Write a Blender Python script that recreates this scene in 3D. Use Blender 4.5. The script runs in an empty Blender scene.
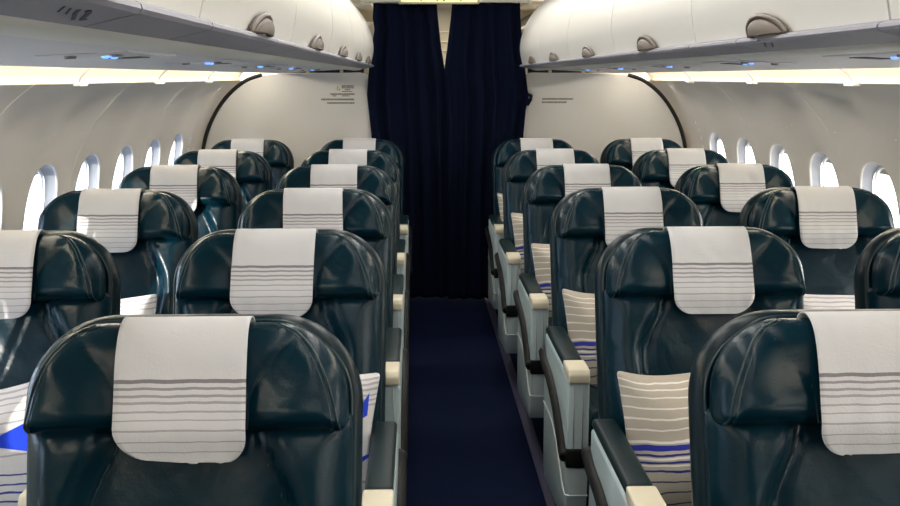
import bpy, bmesh, math, random
import numpy as np
from math import sin, cos, pi, sqrt, radians
from mathutils import Vector, noise

random.seed(7)
S = bpy.context.scene
COL = S.collection
ROOTS = {}

# ------------------------------------------------------------------ materials
def new_mat(name):
    m = bpy.data.materials.new(name); m.use_nodes = True
    nt = m.node_tree
    return m, nt, nt.nodes['Principled BSDF']

def pmat(name, col, rough=0.5, metal=0.0, bump=0.0, scale=60.0, spec=0.5, coat=0.0, var=0.0, sheen=0.0, detail=3.0, bump2=0.0, scale2=9.0, coat_rough=0.15):
    m, nt, b = new_mat(name)
    b.inputs['Base Color'].default_value = (*col, 1)
    b.inputs['Roughness'].default_value = rough
    b.inputs['Metallic'].default_value = metal
    b.inputs['Specular IOR Level'].default_value = spec
    b.inputs['Coat Weight'].default_value = coat
    b.inputs['Coat Roughness'].default_value = coat_rough
    b.inputs['Sheen Weight'].default_value = sheen
    tc = nt.nodes.new('ShaderNodeTexCoord')
    last = None
    if bump:
        n = nt.nodes.new('ShaderNodeTexNoise'); n.inputs['Scale'].default_value = scale; n.inputs['Detail'].default_value = detail
        nt.links.new(tc.outputs['Object'], n.inputs['Vector'])
        bp = nt.nodes.new('ShaderNodeBump'); bp.inputs['Strength'].default_value = bump; bp.inputs['Distance'].default_value = 0.01
        nt.links.new(n.outputs['Fac'], bp.inputs['Height']); last = bp
    if bump2:
        n2 = nt.nodes.new('ShaderNodeTexNoise'); n2.inputs['Scale'].default_value = scale2; n2.inputs['Detail'].default_value = 2.0
        n2.inputs['Distortion'].default_value = 0.6
        nt.links.new(tc.outputs['Object'], n2.inputs['Vector'])
        bq = nt.nodes.new('ShaderNodeBump'); bq.inputs['Strength'].default_value = bump2; bq.inputs['Distance'].default_value = 0.03
        nt.links.new(n2.outputs['Fac'], bq.inputs['Height'])
        if last: nt.links.new(last.outputs['Normal'], bq.inputs['Normal'])
        last = bq
    if last: nt.links.new(last.outputs['Normal'], b.inputs['Normal'])
    if var:
        n3 = nt.nodes.new('ShaderNodeTexNoise'); n3.inputs['Scale'].default_value = scale * .2
        nt.links.new(tc.outputs['Object'], n3.inputs['Vector'])
        mr = nt.nodes.new('ShaderNodeMapRange'); mr.inputs['To Min'].default_value = 1 - var; mr.inputs['To Max'].default_value = 1 + var
        nt.links.new(n3.outputs['Fac'], mr.inputs['Value'])
        mx = nt.nodes.new('ShaderNodeVectorMath'); mx.operation = 'SCALE'; mx.inputs[0].default_value = col
        nt.links.new(mr.outputs['Result'], mx.inputs['Scale']); nt.links.new(mx.outputs['Vector'], b.inputs['Base Color'])
    return m

def emat(name, col, strength):
    m, nt, b = new_mat(name)
    b.inputs['Base Color'].default_value = (*col, 1)
    b.inputs['Emission Color'].default_value = (*col, 1)
    b.inputs['Emission Strength'].default_value = strength
    return m

def striped(name, base, stripes, rough=0.85, wobble=0.004, tri=None, bump=0.25, scale=220, sheen=.2):
    """Woven cloth whose stripes run across V; stripes = [(start, width, colour)]; tri = blue motif in UV."""
    m, nt, b = new_mat(name); N = nt.nodes; L = nt.links
    b.inputs['Roughness'].default_value = rough
    b.inputs['Sheen Weight'].default_value = sheen
    b.inputs['Specular IOR Level'].default_value = 0.2
    uv = N.new('ShaderNodeUVMap'); uv.uv_map = 'UVMap'
    sp = N.new('ShaderNodeSeparateXYZ'); L.new(uv.outputs['UV'], sp.inputs[0])
    nz = N.new('ShaderNodeTexNoise'); nz.inputs['Scale'].default_value = 6; L.new(uv.outputs['UV'], nz.inputs['Vector'])
    ma = N.new('ShaderNodeMath'); ma.operation = 'MULTIPLY_ADD'; ma.inputs[1].default_value = wobble * 4
    L.new(nz.outputs['Fac'], ma.inputs[0]); L.new(sp.outputs['Y'], ma.inputs[2])
    sb = N.new('ShaderNodeMath'); sb.operation = 'SUBTRACT'; sb.inputs[1].default_value = wobble * 2; L.new(ma.outputs[0], sb.inputs[0])
    out = None
    for c0 in range(0, len(stripes), 13):
        r = N.new('ShaderNodeValToRGB'); r.color_ramp.interpolation = 'CONSTANT'
        el = r.color_ramp.elements
        el[0].position = 0; el[0].color = (*base, 0)
        el[1].position = 0.9999; el[1].color = (*base, 0)
        for s, w, c in stripes[c0:c0 + 13]:
            e = el.new(s); e.color = (*c, 1)
            e = el.new(min(s + w, .9998)); e.color = (*base, 0)
        L.new(sb.outputs[0], r.inputs[0])
        mq = N.new('ShaderNodeMix'); mq.data_type = 'RGBA'
        L.new(r.outputs['Alpha'], mq.inputs[0]); L.new(r.outputs['Color'], mq.inputs[7])
        if out is None: mq.inputs[6].default_value = (*base, 1)
        else: L.new(out, mq.inputs[6])
        out = mq.outputs[2]
    if tri:
        # half-plane tests a*u + b*v + c > 0 multiplied together give each motif polygon
        acc = None
        for poly in tri['polys']:
            prod = None
            for (A, B, C0) in poly:
                m1 = N.new('ShaderNodeMath'); m1.operation = 'MULTIPLY'; m1.inputs[1].default_value = A; L.new(sp.outputs['X'], m1.inputs[0])
                m2 = N.new('ShaderNodeMath'); m2.operation = 'MULTIPLY_ADD'; m2.inputs[1].default_value = B; L.new(sp.outputs['Y'], m2.inputs[0]); L.new(m1.outputs[0], m2.inputs[2])
                g = N.new('ShaderNodeMath'); g.operation = 'GREATER_THAN'; g.inputs[1].default_value = -C0; L.new(m2.outputs[0], g.inputs[0])
                if prod is None: prod = g.outputs[0]
                else:
                    p = N.new('ShaderNodeMath'); p.operation = 'MULTIPLY'; L.new(prod, p.inputs[0]); L.new(g.outputs[0], p.inputs[1]); prod = p.outputs[0]
            if acc is None: acc = prod
            else:
                p = N.new('ShaderNodeMath'); p.operation = 'MAXIMUM'; L.new(acc, p.inputs[0]); L.new(prod, p.inputs[1]); acc = p.outputs[0]
        mx = N.new('ShaderNodeMix'); mx.data_type = 'RGBA'
        L.new(acc, mx.inputs[0]); L.new(out, mx.inputs[6]); mx.inputs[7].default_value = (*tri['col'], 1)
        out = mx.outputs[2]
    L.new(out, b.inputs['Base Color'])
    tc = N.new('ShaderNodeTexCoord')
    n = N.new('ShaderNodeTexNoise'); n.inputs['Scale'].default_value = scale; L.new(tc.outputs['Object'], n.inputs['Vector'])
    bp = N.new('ShaderNodeBump'); bp.inputs['Strength'].default_value = bump; bp.inputs['Distance'].default_value = 0.003
    L.new(n.outputs['Fac'], bp.inputs['Height']); L.new(bp.outputs['Normal'], b.inputs['Normal'])
    return m

def glass_mat(name):
    m = bpy.data.materials.new(name); m.use_nodes = True
    nt = m.node_tree; nt.nodes.clear()
    o = nt.nodes.new('ShaderNodeOutputMaterial'); t = nt.nodes.new('ShaderNodeBsdfTransparent'); g = nt.nodes.new('ShaderNodeBsdfGlossy')
    g.inputs['Roughness'].default_value = 0.05
    t.inputs['Color'].default_value = (.95, .97, .98, 1)
    x = nt.nodes.new('ShaderNodeMixShader'); x.inputs[0].default_value = .05
    nt.links.new(t.outputs[0], x.inputs[1]); nt.links.new(g.outputs[0], x.inputs[2]); nt.links.new(x.outputs[0], o.inputs[0])
    return m

M = {}
M['leather'] = pmat('teal_leather', (.0010, .0150, .0255), rough=.24, bump=.06, scale=260, spec=.19, bump2=.12, scale2=11)
M['leather_dark'] = pmat('seat_shell_leather', (.0014, .0105, .016), rough=.28, bump=.08, scale=260, spec=.22, bump2=.12, scale2=8)
M['seam'] = pmat('seam_thread', (.008, .028, .036), rough=.3)
M['pad'] = pmat('armrest_leather', (.003, .014, .018), spec=.22, rough=.40, bump=.12, scale=300)
M['console'] = pmat('console_plastic', (.45, .55, .565), rough=.30, spec=.5, bump=.03, scale=200, coat=.1)
M['cream'] = pmat('cream_cap_plastic', (.72, .66, .50), rough=.4)
M['rubber'] = pmat('black_rubber', (.004, .0045, .005), rough=.5, spec=.2)
M['piping'] = pmat('pale_trim_line', (.62, .66, .64), rough=.4)
M['metal'] = pmat('seat_leg_metal', (.04, .04, .045), rough=.4, metal=.8)
M['fabric_dark'] = pmat('dark_seat_base', (.008, .011, .018), rough=.8, bump=.2, scale=200)
M['carpet'] = pmat('navy_carpet', (.0020, .0062, .028), rough=.95, bump=.7, scale=420, spec=.1, var=.35, sheen=.0)
M['track'] = pmat('seat_track_cover', (.030, .028, .060), rough=.55, bump=.1, scale=90)
M['wall'] = pmat('sidewall_plastic', (.82, .775, .725), rough=.5, bump=.03, scale=300)
M['partition'] = pmat('partition_laminate', (.80, .785, .755), rough=.45, bump=.03, scale=240)
M['bin'] = pmat('bin_door_plastic', (.80, .78, .725), rough=.38, bump=.02, scale=200)
M['bin_housing'] = pmat('bin_housing_plastic', (.52, .50, .46), rough=.5)
M['lip'] = pmat('bin_lip_grey', (.27, .27, .32), rough=.42, bump=.04, scale=120)
M['rail'] = pmat('rail_cream', (.86, .86, .78), rough=.4)
M['psu'] = pmat('service_panel_plastic', (.80, .79, .80), rough=.42)
M['psu_dark'] = pmat('service_unit_grey', (.30, .30, .33), rough=.4)
M['cove'] = pmat('cove_cream', (.80, .70, .52), rough=.55)
M['ceil'] = pmat('ceiling_plastic', (.50, .49, .47), rough=.55)
M['latch'] = pmat('latch_taupe', (.10, .075, .056), rough=.5)
M['latch_ring'] = pmat('latch_ring', (.095, .073, .055), rough=.35)
M['seal'] = pmat('black_seal', (.005, .005, .006), rough=.6)
M['curtain'] = pmat('navy_curtain', (.0024, .0052, .018), rough=.95, bump=.3, scale=300, spec=.1, sheen=.0)
M['white'] = pmat('window_bezel', (.74, .75, .75), rough=.4)
M['reveal'] = pmat('window_reveal', (.32, .33, .36), rough=.45)  # sidewall plastic with the dimness of the recess put into its colour
M['shade'] = pmat('window_shade', (.60, .58, .55), rough=.6)
M['glass'] = glass_mat('window_glass')
M['blue_led'] = emat('reading_light_blue', (.15, .35, 1.0), 1.6)
M['sign'] = emat('sign_panel', (.95, .83, .42), .75)
M['sign_green'] = emat('sign_green', (.02, .42, .08), .35)
M['sign_frame'] = pmat('sign_frame', (.6, .55, .42), rough=.5)
M['ink'] = pmat('placard_ink', (.22, .19, .15), rough=.7)
M['ink_dark'] = pmat('lip_ink', (.05, .06, .08), rough=.6)
M['yellow'] = pmat('placard_yellow', (.55, .55, .08), rough=.6)
M['galley'] = pmat('galley_laminate', (.62, .55, .42), rough=.5)
M['galley_grey'] = pmat('galley_grey', (.16, .15, .14), rough=.5)
M['apron_shaded'] = pmat('apron_shade_tone', (.34, .40, .48), rough=.9, bump=.2, scale=3)  # darker blue stands for ground on the shadow side
M['apron'] = pmat('apron_sunlit_tone', (.82, .76, .68), rough=.9, bump=.2, scale=3)  # pale warm tone stands for sunlit ground bouncing light indoors
M['tube'] = emat('cove_lamp', (1.0, .94, .82), 36.0)
M['cloth'] = striped('headrest_cloth', (.545, .545, .555),
    [(.111 + .889 * f, w, (g, g * .94, g)) for f, w, g in ((.437, .022, .19), (.486, .017, .25), (.538, .015, .28), (.582, .013, .31), (.642, .011, .33), (.697, .010, .34), (.767, .009, .33), (.845, .008, .32), (.918, .007, .32))])
W_ = (.74, .72, .66)
BL = (.018, .022, .20)
M['pillow_tan'] = striped('pillow_tan_stripe', (.43, .385, .32),
    [(.045, .012, (.05, .05, .09)), (.13, .012, (.05, .05, .10)), (.21, .012, (.05, .05, .11)), (.285, .014, BL), (.325, .012, W_), (.345, .016, BL), (.375, .012, W_), (.398, .016, BL),
     (.435, .045, (.02, .03, .30)), (.49, .02, W_), (.58, .012, W_), (.66, .012, W_), (.74, .012, W_), (.82, .012, W_), (.88, .012, W_), (.93, .012, W_)], wobble=.01)
GR = (.40, .38, .40)
DB = (.03, .06, .30)
M['pillow_white'] = striped('pillow_white_stripe', (.68, .66, .66),
    [(.06, .016, DB), (.12, .016, DB), (.18, .014, DB), (.24, .014, DB), (.30, .012, DB), (.36, .012, DB), (.50, .010, GR), (.58, .010, GR), (.66, .010, GR), (.73, .010, GR), (.80, .012, GR), (.86, .012, GR), (.91, .014, GR), (.955, .014, GR)],
    wobble=.01, tri={'col': (.012, .05, .62), 'polys': [
        [(.50, -1, .29), (.32, 1, -.80), (1, 0, -.60)],
        [(1, 0, -.90), (.6, -1, -.10), (0, 1, -.30)]]})

M['pillow_wave'] = striped('pillow_wave_stripe', (.68, .66, .66),
    [(.10, .012, GR), (.25, .012, GR), (.78, .010, GR), (.815, .012, GR), (.85, .012, GR), (.885, .014, GR), (.92, .014, GR), (.955, .014, GR)],
    wobble=.01, tri={'col': (.012, .05, .62), 'polys': [
        [(2.0, -1, -1.02), (-.6, 1, -.144), (-1, 0, .945)],
        [(1, 0, -.86), (-1, 0, .925), (.8, -1, -.07), (-.8, -1, 1.36), (.8, 1, -1.20), (0, 1, -.475)],
        [(1, 0, -.895), (-.8, 1, .36), (.5, -1, -.04)]]})

# ------------------------------------------------------------------ object helpers
def tag(o, label=None, cat=None, group=None, kind=None):
    if label: o['label'] = label
    if cat: o['category'] = cat
    if group: o['group'] = group
    if kind: o['kind'] = kind
    return o

def empty(name, loc, rotz=0.0):
    o = bpy.data.objects.new(name, None); COL.objects.link(o)
    o.location = loc; o.rotation_euler = (0, 0, rotz); o.empty_display_size = .05
    return o

def mesh_obj(name, verts, faces, mat, parent=None, smooth=True, uvs=None, merge=0, recalc=False):
    me = bpy.data.meshes.new(name)
    me.from_pydata([tuple(v) for v in verts], [], faces)
    if uvs is not None:
        l = me.uv_layers.new(name='UVMap')
        for lp in me.loops: l.data[lp.index].uv = uvs[lp.vertex_index]
    if merge or recalc:
        bm = bmesh.new(); bm.from_mesh(me)
        if merge: bmesh.ops.remove_doubles(bm, verts=bm.verts, dist=merge)
        bmesh.ops.recalc_face_normals(bm, faces=bm.faces)
        bm.to_mesh(me); bm.free()
    if smooth:
        me.polygons.foreach_set('use_smooth', [True] * len(me.polygons))
    me.materials.append(mat)
    o = bpy.data.objects.new(name, me); COL.objects.link(o)
    if parent is not None: o.parent = parent
    return o

def bm_obj(name, bm, mat, parent=None, smooth=False, angle=40):
    bmesh.ops.recalc_face_normals(bm, faces=bm.faces)
    me = bpy.data.meshes.new(name); bm.to_mesh(me); bm.free()
    me.materials.append(mat)
    if smooth:
        me.polygons.foreach_set('use_smooth', [True] * len(me.polygons))
        me.set_sharp_from_angle(angle=radians(angle))
    o = bpy.data.objects.new(name, me); COL.objects.link(o)
    if parent is not None: o.parent = parent
    return o

def add_box(bm, x0, x1, y0, y1, z0, z1, bev=0.0, seg=2):
    vs = [bm.verts.new(p) for p in ((x0, y0, z0), (x1, y0, z0), (x1, y1, z0), (x0, y1, z0), (x0, y0, z1), (x1, y0, z1), (x1, y1, z1), (x0, y1, z1))]
    fs = [bm.faces.new([vs[i] for i in f]) for f in ((0, 3, 2, 1), (4, 5, 6, 7), (0, 1, 5, 4), (1, 2, 6, 5), (2, 3, 7, 6), (3, 0, 4, 7))]
    if bev:
        es = list({e for f in fs for e in f.edges})
        bmesh.ops.bevel(bm, geom=es, offset=bev, segments=seg, profile=.5, affect='EDGES')

def box(name, x0, x1, y0, y1, z0, z1, mat, parent=None, bev=0.0, seg=3):
    bm = bmesh.new(); add_box(bm, x0, x1, y0, y1, z0, z1, bev, seg)
    return bm_obj(name, bm, mat, parent, smooth=bev > 0)

def extrude_x(name, prof, x0, x1, mat, parent=None, bev=0.0, seg=3, angle=35):
    """Polygon in (y, z) given depth along x, edges rounded."""
    bm = bmesh.new()
    a = [bm.verts.new((x0, y, z)) for y, z in prof]
    b = [bm.verts.new((x1, y, z)) for y, z in prof]
    n = len(prof)
    bm.faces.new(a); bm.faces.new(b[::-1])
    for i in range(n): bm.faces.new((a[i], a[(i + 1) % n], b[(i + 1) % n], b[i]))
    bmesh.ops.recalc_face_normals(bm, faces=bm.faces)
    if bev:
        es = [e for e in bm.edges if e.calc_face_angle(0) > .5]
        bmesh.ops.bevel(bm, geom=es, offset=bev, segments=seg, profile=.5, affect='EDGES')
    return bm_obj(name, bm, mat, parent, smooth=True, angle=angle)

def extrude_y(name, prof, y0, y1, mat, parent=None, smooth=True, angle=30, close=True):
    """Polygon in (x, z) swept along y."""
    bm = bmesh.new()
    a = [bm.verts.new((x, y0, z)) for x, z in prof]
    b = [bm.verts.new((x, y1, z)) for x, z in prof]
    n = len(prof)
    if close: bm.faces.new(a); bm.faces.new(b[::-1])
    for i in range(n if close else n - 1): bm.faces.new((a[i], a[(i + 1) % n], b[(i + 1) % n], b[i]))
    return bm_obj(name, bm, mat, parent, smooth=smooth, angle=angle)

def tube(name, pts, r, mat, parent=None, n=8, cyc=False):
    P = [Vector(p) for p in pts]; verts = []; faces = []
    K = len(P); up = None
    for i, p in enumerate(P):
        t = (P[(i + 1) % K] - P[i - 1]) if cyc else (P[min(i + 1, K - 1)] - P[max(i - 1, 0)])
        t.normalize()
        if up is None:
            up = Vector((0, 0, 1)) if abs(t.z) < .9 else Vector((1, 0, 0))
        s = t.cross(up).normalized(); up = s.cross(t).normalized()
        for k in range(n):
            a = 2 * pi * k / n
            verts.append(p + s * (r * cos(a)) + up * (r * sin(a)))
    for i in range(K if cyc else K - 1):
        for k in range(n):
            j = (i + 1) % K
            faces.append((i * n + k, i * n + (k + 1) % n, j * n + (k + 1) % n, j * n + k))
    if not cyc:
        faces.append(tuple(range(n))[::-1]); faces.append(tuple((K - 1) * n + k for k in range(n)))
    return mesh_obj(name, verts, faces, mat, parent)

def spline(pts, m=8):
    """Catmull-Rom through points of any dimension."""
    P = [np.array(p, float) for p in pts]; out = []
    for i in range(len(P) - 1):
        p0 = P[i - 1] if i else 2 * P[0] - P[1]; p1 = P[i]; p2 = P[i + 1]
        p3 = P[i + 2] if i + 2 < len(P) else 2 * P[-1] - P[-2]
        for k in range(m):
            t = k / m
            out.append(.5 * ((2 * p1) + (p2 - p0) * t + (2 * p0 - 5 * p1 + 4 * p2 - p3) * t * t + (3 * p1 - p0 - 3 * p2 + p3) * t ** 3))
    out.append(P[-1])
    return out

def sstep(a, b, x):
    t = min(max((x - a) / (b - a), 0), 1); return t * t * (3 - 2 * t)

def edge_round(d, r):
    t = min(max(d / r, 0), 1); return sqrt(max(0, 1 - (1 - t) ** 2))

def rows_for(s0, s1, w0, w1, rb, rt, nb, ns, nt, pinch=0.0):
    """(s, half width) rows of a panel with rounded top and bottom corners."""
    out = []
    W = lambda s: (w0 + (w1 - w0) * (s - s0) / (s1 - s0)) - pinch * sin(pi * (s - s0) / (s1 - s0))
    for i in range(nb):
        a = -pi / 2 + (pi / 2) * i / nb
        s = s0 + rb + rb * sin(a); out.append((s, W(s) - rb + rb * cos(a)))
    for i in range(ns + 1):
        s = s0 + rb + (s1 - rt - s0 - rb) * i / ns; out.append((s, W(s)))
    for i in range(1, nt + 1):
        a = (pi / 2) * i / nt
        s = s1 - rt + rt * sin(a); out.append((s, W(s) - rt + rt * cos(a)))
    return out

def slab(name, rows, nu, front, back, xf, mat, parent=None, uv=False, edges=.5):
    """Closed cushion: a grid over the outline given by rows, front(x,s,d) and back(x,s,d) give depth; d = distance to outline."""
    outl = np.array([(w, s) for s, w in rows] + [(-w, s) for s, w in rows[::-1]])
    A = outl; B = np.roll(outl, -1, axis=0); D = B - A; LL = (D ** 2).sum(1); LL[LL < 1e-12] = 1e-12
    def dist(x, s):
        p = np.array((x, s)); t = np.clip(((p - A) * D).sum(1) / LL, 0, 1)
        return float(np.sqrt((((A + D * t[:, None]) - p) ** 2).sum(1).min()))
    R = len(rows); verts = []; uvs = []
    us = []
    for j in range(nu + 1):
        u = -1 + 2 * j / nu
        us.append((1 + edges) * u - edges * u ** 3 if edges else u)
    ws = max(w for s, w in rows); sa, sb = rows[0][0], rows[-1][0]
    for side in (front, back):
        for i, (s, w) in enumerate(rows):
            for j in range(nu + 1):
                x = us[j] * w
                d = 0.0 if i in (0, R - 1) or j in (0, nu) else dist(x, s)
                verts.append(xf(x, side(x, s, d), s)); uvs.append((.5 + x / ws / 2, (s - sa) / (sb - sa)))
    C = nu + 1; faces = []
    for i in range(R - 1):
        for j in range(nu):
            a = i * C + j
            faces.append((a, a + 1, a + C + 1, a + C))
            o = R * C + a
            faces.append((o, o + C, o + C + 1, o + 1))
    return mesh_obj(name, verts, faces, mat, parent, uvs=uvs if uv else None, merge=1e-5)

# ------------------------------------------------------------------ the passenger seat
PITCH = .94
Y1 = 1.5386
XA, XW = .5685, 1.279
REC = radians(15.0)
HY, HZ = -.128, .440
def back_xf(x, n, s):
    return (x, HY - n * cos(REC) + s * sin(REC), HZ + n * sin(REC) + s * cos(REC))
def cush_xf(x, n, s):            # s runs forward along the cushion, n is up
    return (x, HY + .03 - s, HZ - .03 + n + s * .04)

HS0, HS1 = .540, .722            # headrest bottom and top along the backrest

def head_front(x, s, d=1.0):
    ax = abs(x)
    v = (s - HS0) / (HS1 - HS0)
    crease = .105 + .075 * sstep(.25, 1.0, v) ** 1.2              # curved crease beside the cloth, leaning outwards to the top
    core = .083 - .010 * v
    wing = .017 * sstep(crease - .010, crease + .085, ax) * (1 - .35 * sstep(.2, .26, ax)) * (1 - .55 * sstep(.55, 1.0, v))
    lip = .010 * (1 - sstep(0, .35, v))
    groove = -.0045 * math.exp(-((ax - crease) / .006) ** 2)
    return .022 + (core - .022 + wing + lip + groove) * edge_round(d, .045)

def back_front(x, s, d=1.0):
    ax = abs(x)
    c = panel_edge(s)
    bol = .036 * sstep(c - .004, c + .045, ax) * (1 - .5 * sstep(.21, .270, ax))
    center = .022 * math.exp(-((s - .17) / .13) ** 2)               # lumbar swell
    groove = -.009 * math.exp(-((ax - c) / .008) ** 2)
    fold = .004 * noise.noise(Vector((x * 9, s * 6, 3.1))) + .0025 * noise.noise(Vector((x * 22 + s * 14, s * 9, 8.7)))
    return .0 + (.036 + bol + center + groove + fold) * edge_round(d, .06)

def panel_edge(s):
    return .108 + .052 * sstep(.56, .40, s) - .022 * sstep(.40, .22, s)

def build_backparts(root):
    # outer leather shell, its rim standing proud all round the cushions
    shell_rows = rows_for(-.13, .737, .272, .284, .05, .152, 5, 16, 16)
    o = slab('backrest_shell', shell_rows, 32,
             lambda x, s, d: -.030 + .036 * edge_round(d, .016) - .016 * sstep(.016, .034, d),
             lambda x, s, d: -.030 - (.085 - .03 * sstep(.3, .75, s)) * edge_round(d, .07), back_xf, M['leather_dark'], root)
    rim = [(.5, 0)]
    pts = [(w - .017 * min(1, (.737 - s) / .03 + .35), s - .012 * sstep(.6, .737, s)) for s, w in shell_rows if s > -.05]
    path = [back_xf(x, .004, s) for x, s in pts] + [back_xf(-x, .004, s) for x, s in pts[::-1]]
    tube('piping', path, .0032, M['seam'], o, 6)
    # main cushion with side bolsters
    rows = rows_for(-.04, .575, .260, .270, .04, .02, 5, 40, 4)
    b = slab('backrest', rows, 60, back_front, lambda x, s, d: -.028 * edge_round(d, .03), back_xf, M['leather'], root)
    for sg in (-1, 1):
        pts = []
        for i in range(30):
            s = .0 + .545 * i / 29; x = panel_edge(s)
            pts.append(back_xf(sg * x, back_front(x, s) + .0002, s))
        tube('seam', pts, .0018, M['seam'], b, 6)
    # headrest with wings
    hrows = rows_for(HS0, HS1, .263, .258, .022, .122, 6, 12, 18)
    h = slab('headrest', hrows, 84, head_front, lambda x, s, d: .022 - .030 * edge_round(d, .03), back_xf, M['leather'], root, edges=.2)
    hr = np.array([(w, s) for s, w in hrows])
    def on_head(x, s, lift):
        d = float(np.sqrt(((hr - np.array((x, s))) ** 2).sum(1).min()))
        return head_front(x, s, d) + lift
    outer = spline([(.150, HS1 - .004), (.180, HS1 - .018), (.206, HS1 - .045), (.225, HS1 - .080), (.238, HS1 - .120), (.247, HS0 + .020), (.250, HS0 + .006)], 7)
    crs = []
    for i in range(26):
        v = .06 + .84 * i / 25
        crs.append((.105 + .075 * sstep(.25, 1.0, v) ** 1.2, HS0 + v * (HS1 - HS0)))
    for sg in (-1, 1):
        tube('seam', [back_xf(sg * x, on_head(x, s, .0004), s) for x, s in outer], .0020, M['seam'], h, 6)
        tube('seam', [back_xf(sg * (x - .008), on_head(x - .008, s, .0002), s) for x, s in outer[:-4]], .0011, M['seam'], h, 6)
        tube('crease', [back_xf(sg * x, on_head(x, s, .0002), s) for x, s in crs], .0013, M['leather_dark'], h, 6)
    return o, b, h

def build_base(root):
    rows = rows_for(0, .52, .245, .235, .03, .06, 4, 14, 6)
    c = slab('seat_cushion', rows, 26,
             lambda x, s, d: .02 + (.062 + .018 * sstep(.12, .22, abs(x))) * edge_round(d, .05),
             lambda x, s, d: .02 - .06 * edge_round(d, .03), cush_xf, M['leather'], root)
    pts = []
    for i in range(20):
        s = .02 + .47 * i / 19; pts.append(cush_xf(.14, .02 + .062 + .003, s))
    for sg in (-1, 1): tube('seam', [(sg * p[0], p[1], p[2]) for p in pts], .0018, M['seam'], c, 6)
    box('seat_frame', -.24, .24, HY - .46, HY + .02, .30, .375, M['fabric_dark'], root, .02)
    box('legrest', -.215, .215, HY - .505, HY - .468, .13, .40, M['fabric_dark'], root, .015)
    for sx in (-.17, .17):
        bm = bmesh.new()
        for yy in (HY - .40, HY - .02):
            add_box(bm, sx - .018, sx + .018, yy - .018, yy + .018, .012, .31, .004)
        add_box(bm, sx - .022, sx + .022, HY - .45, HY + .05, .0, .022, .004)
        bm_obj('leg', bm, M['metal'], root, True)

AF, AB = -.650, -.120            # console front and back, measured from the headrest
def build_aisle_arm(root, sg):
    """sg = +1 when the aisle is on the seat's +x side."""
    xo, xi = .3135 * sg, .2455 * sg
    x0, x1 = min(xo, xi), max(xo, xi)
    prof = [(AF, .30), (AF + .012, .235), (AF + .05, .17), (AB - .04, .13), (AB + .0, .16), (AB + .01, .45), (AB + .0, .655), (AF + .006, .650)]
    p = extrude_x('armrest', prof, x0, x1, M['console'], root, .009, 3)
    pp = [(AF + .115, .652), (AF + .115, .681), (AB - .03, .684), (AB + .012, .676), (AB + .018, .652)]
    extrude_x('armrest_pad', pp, x0 + .003, x1 - .003, M['pad'], p, .011, 4)
    cp = [(AF - .003, .640), (AF - .003, .666), (AF + .008, .681), (AF + .113, .681), (AF + .113, .648)]
    extrude_x('armrest_cap', cp, x0 + .001, x1 - .001, M['cream'], p, .005, 3)
    # black rubber strip sweeping down the aisle face and round the front
    base = spline([(AB + .01, .585), (AB - .06, .562), (AB - .20, .545), (AB - .34, .505), (AF + .09, .452), (AF + .035, .418), (AF + .004, .405)], 5)
    verts = []; faces = []
    xs = xo + .002 * sg; xb = xo - .006 * sg
    path = [(xs, y, z) for y, z in base]
    tube('bumper', path, .020, M['rubber'], p, 8)
    bm = bmesh.new(); add_box(bm, x0 - .002, x1 - .002, AF - .008, AF + .03, .374, .432, .004)
    bm_obj('bumper_end', bm, M['rubber'], p, True)
    line = spline([(AB + .008, .40), (AB - .06, .405), (AB - .25, .40), (AB - .38, .345), (AF + .08, .30), (AF + .02, .284), (AF + .004, .283)], 5)
    path = [(xo + .001 * sg, y, z) for y, z in line] + [(xo - .01 * sg, AF - .0015, .282), (xi, AF - .0015, .282)]
    tube('trim_line', path, .0026, M['piping'], p, 6)
    for f in (.30, .70):
        xx = xo + (xi - xo) * f
        tube('panel_groove', [(xx, AF - .0005, .43), (xx, AF - .0005, .635)], .0016, M['psu_dark'], p, 6)
    return p

def build_center_arm(root, sg):
    """Console on the side away from the aisle, shared with the window seat."""
    c = -sg * .3553
    x0, x1 = c - .088, c + .088
    prof = [(AF + .02, .22), (AF + .02, .690), (AB - .08, .692), (AB - .08, .22)]
    p = extrude_x('center_console', prof, x0, x1, M['console'], root, .012, 3)
    pp = [(AF + .135, .688), (AF + .135, .716), (AB - .09, .720), (AB - .078, .690)]
    extrude_x('armrest_pad', pp, x0 + .004, x1 - .004, M['pad'], p, .011, 4)
    cp = [(AF + .012, .665), (AF + .012, .699), (AF + .025, .718), (AF + .132, .718), (AF + .132, .68)]
    extrude_x('armrest_cap', cp, x0 + .002, x1 - .002, M['cream'], p, .008, 4)
    bm = bmesh.new(); add_box(bm, x0 + .035, x1 - .035, AF + .008, AF + .03, .676, .692, .002)
    bm_obj('slot', bm, M['rubber'], p)

def build_window_arm(root, sg):
    x0, x1 = (.270, .325) if sg < 0 else (-.325, -.270)
    p = extrude_x('armrest', [(AF + .06, .45), (AF + .06, .640), (AB, .645), (AB, .45)], x0, x1, M['console'], root, .01)
    extrude_x('armrest_pad', [(AF + .07, .640), (AF + .07, .672), (AB, .676), (AB, .642)], x0 + .003, x1 - .003, M['pad'], p, .01)

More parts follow.
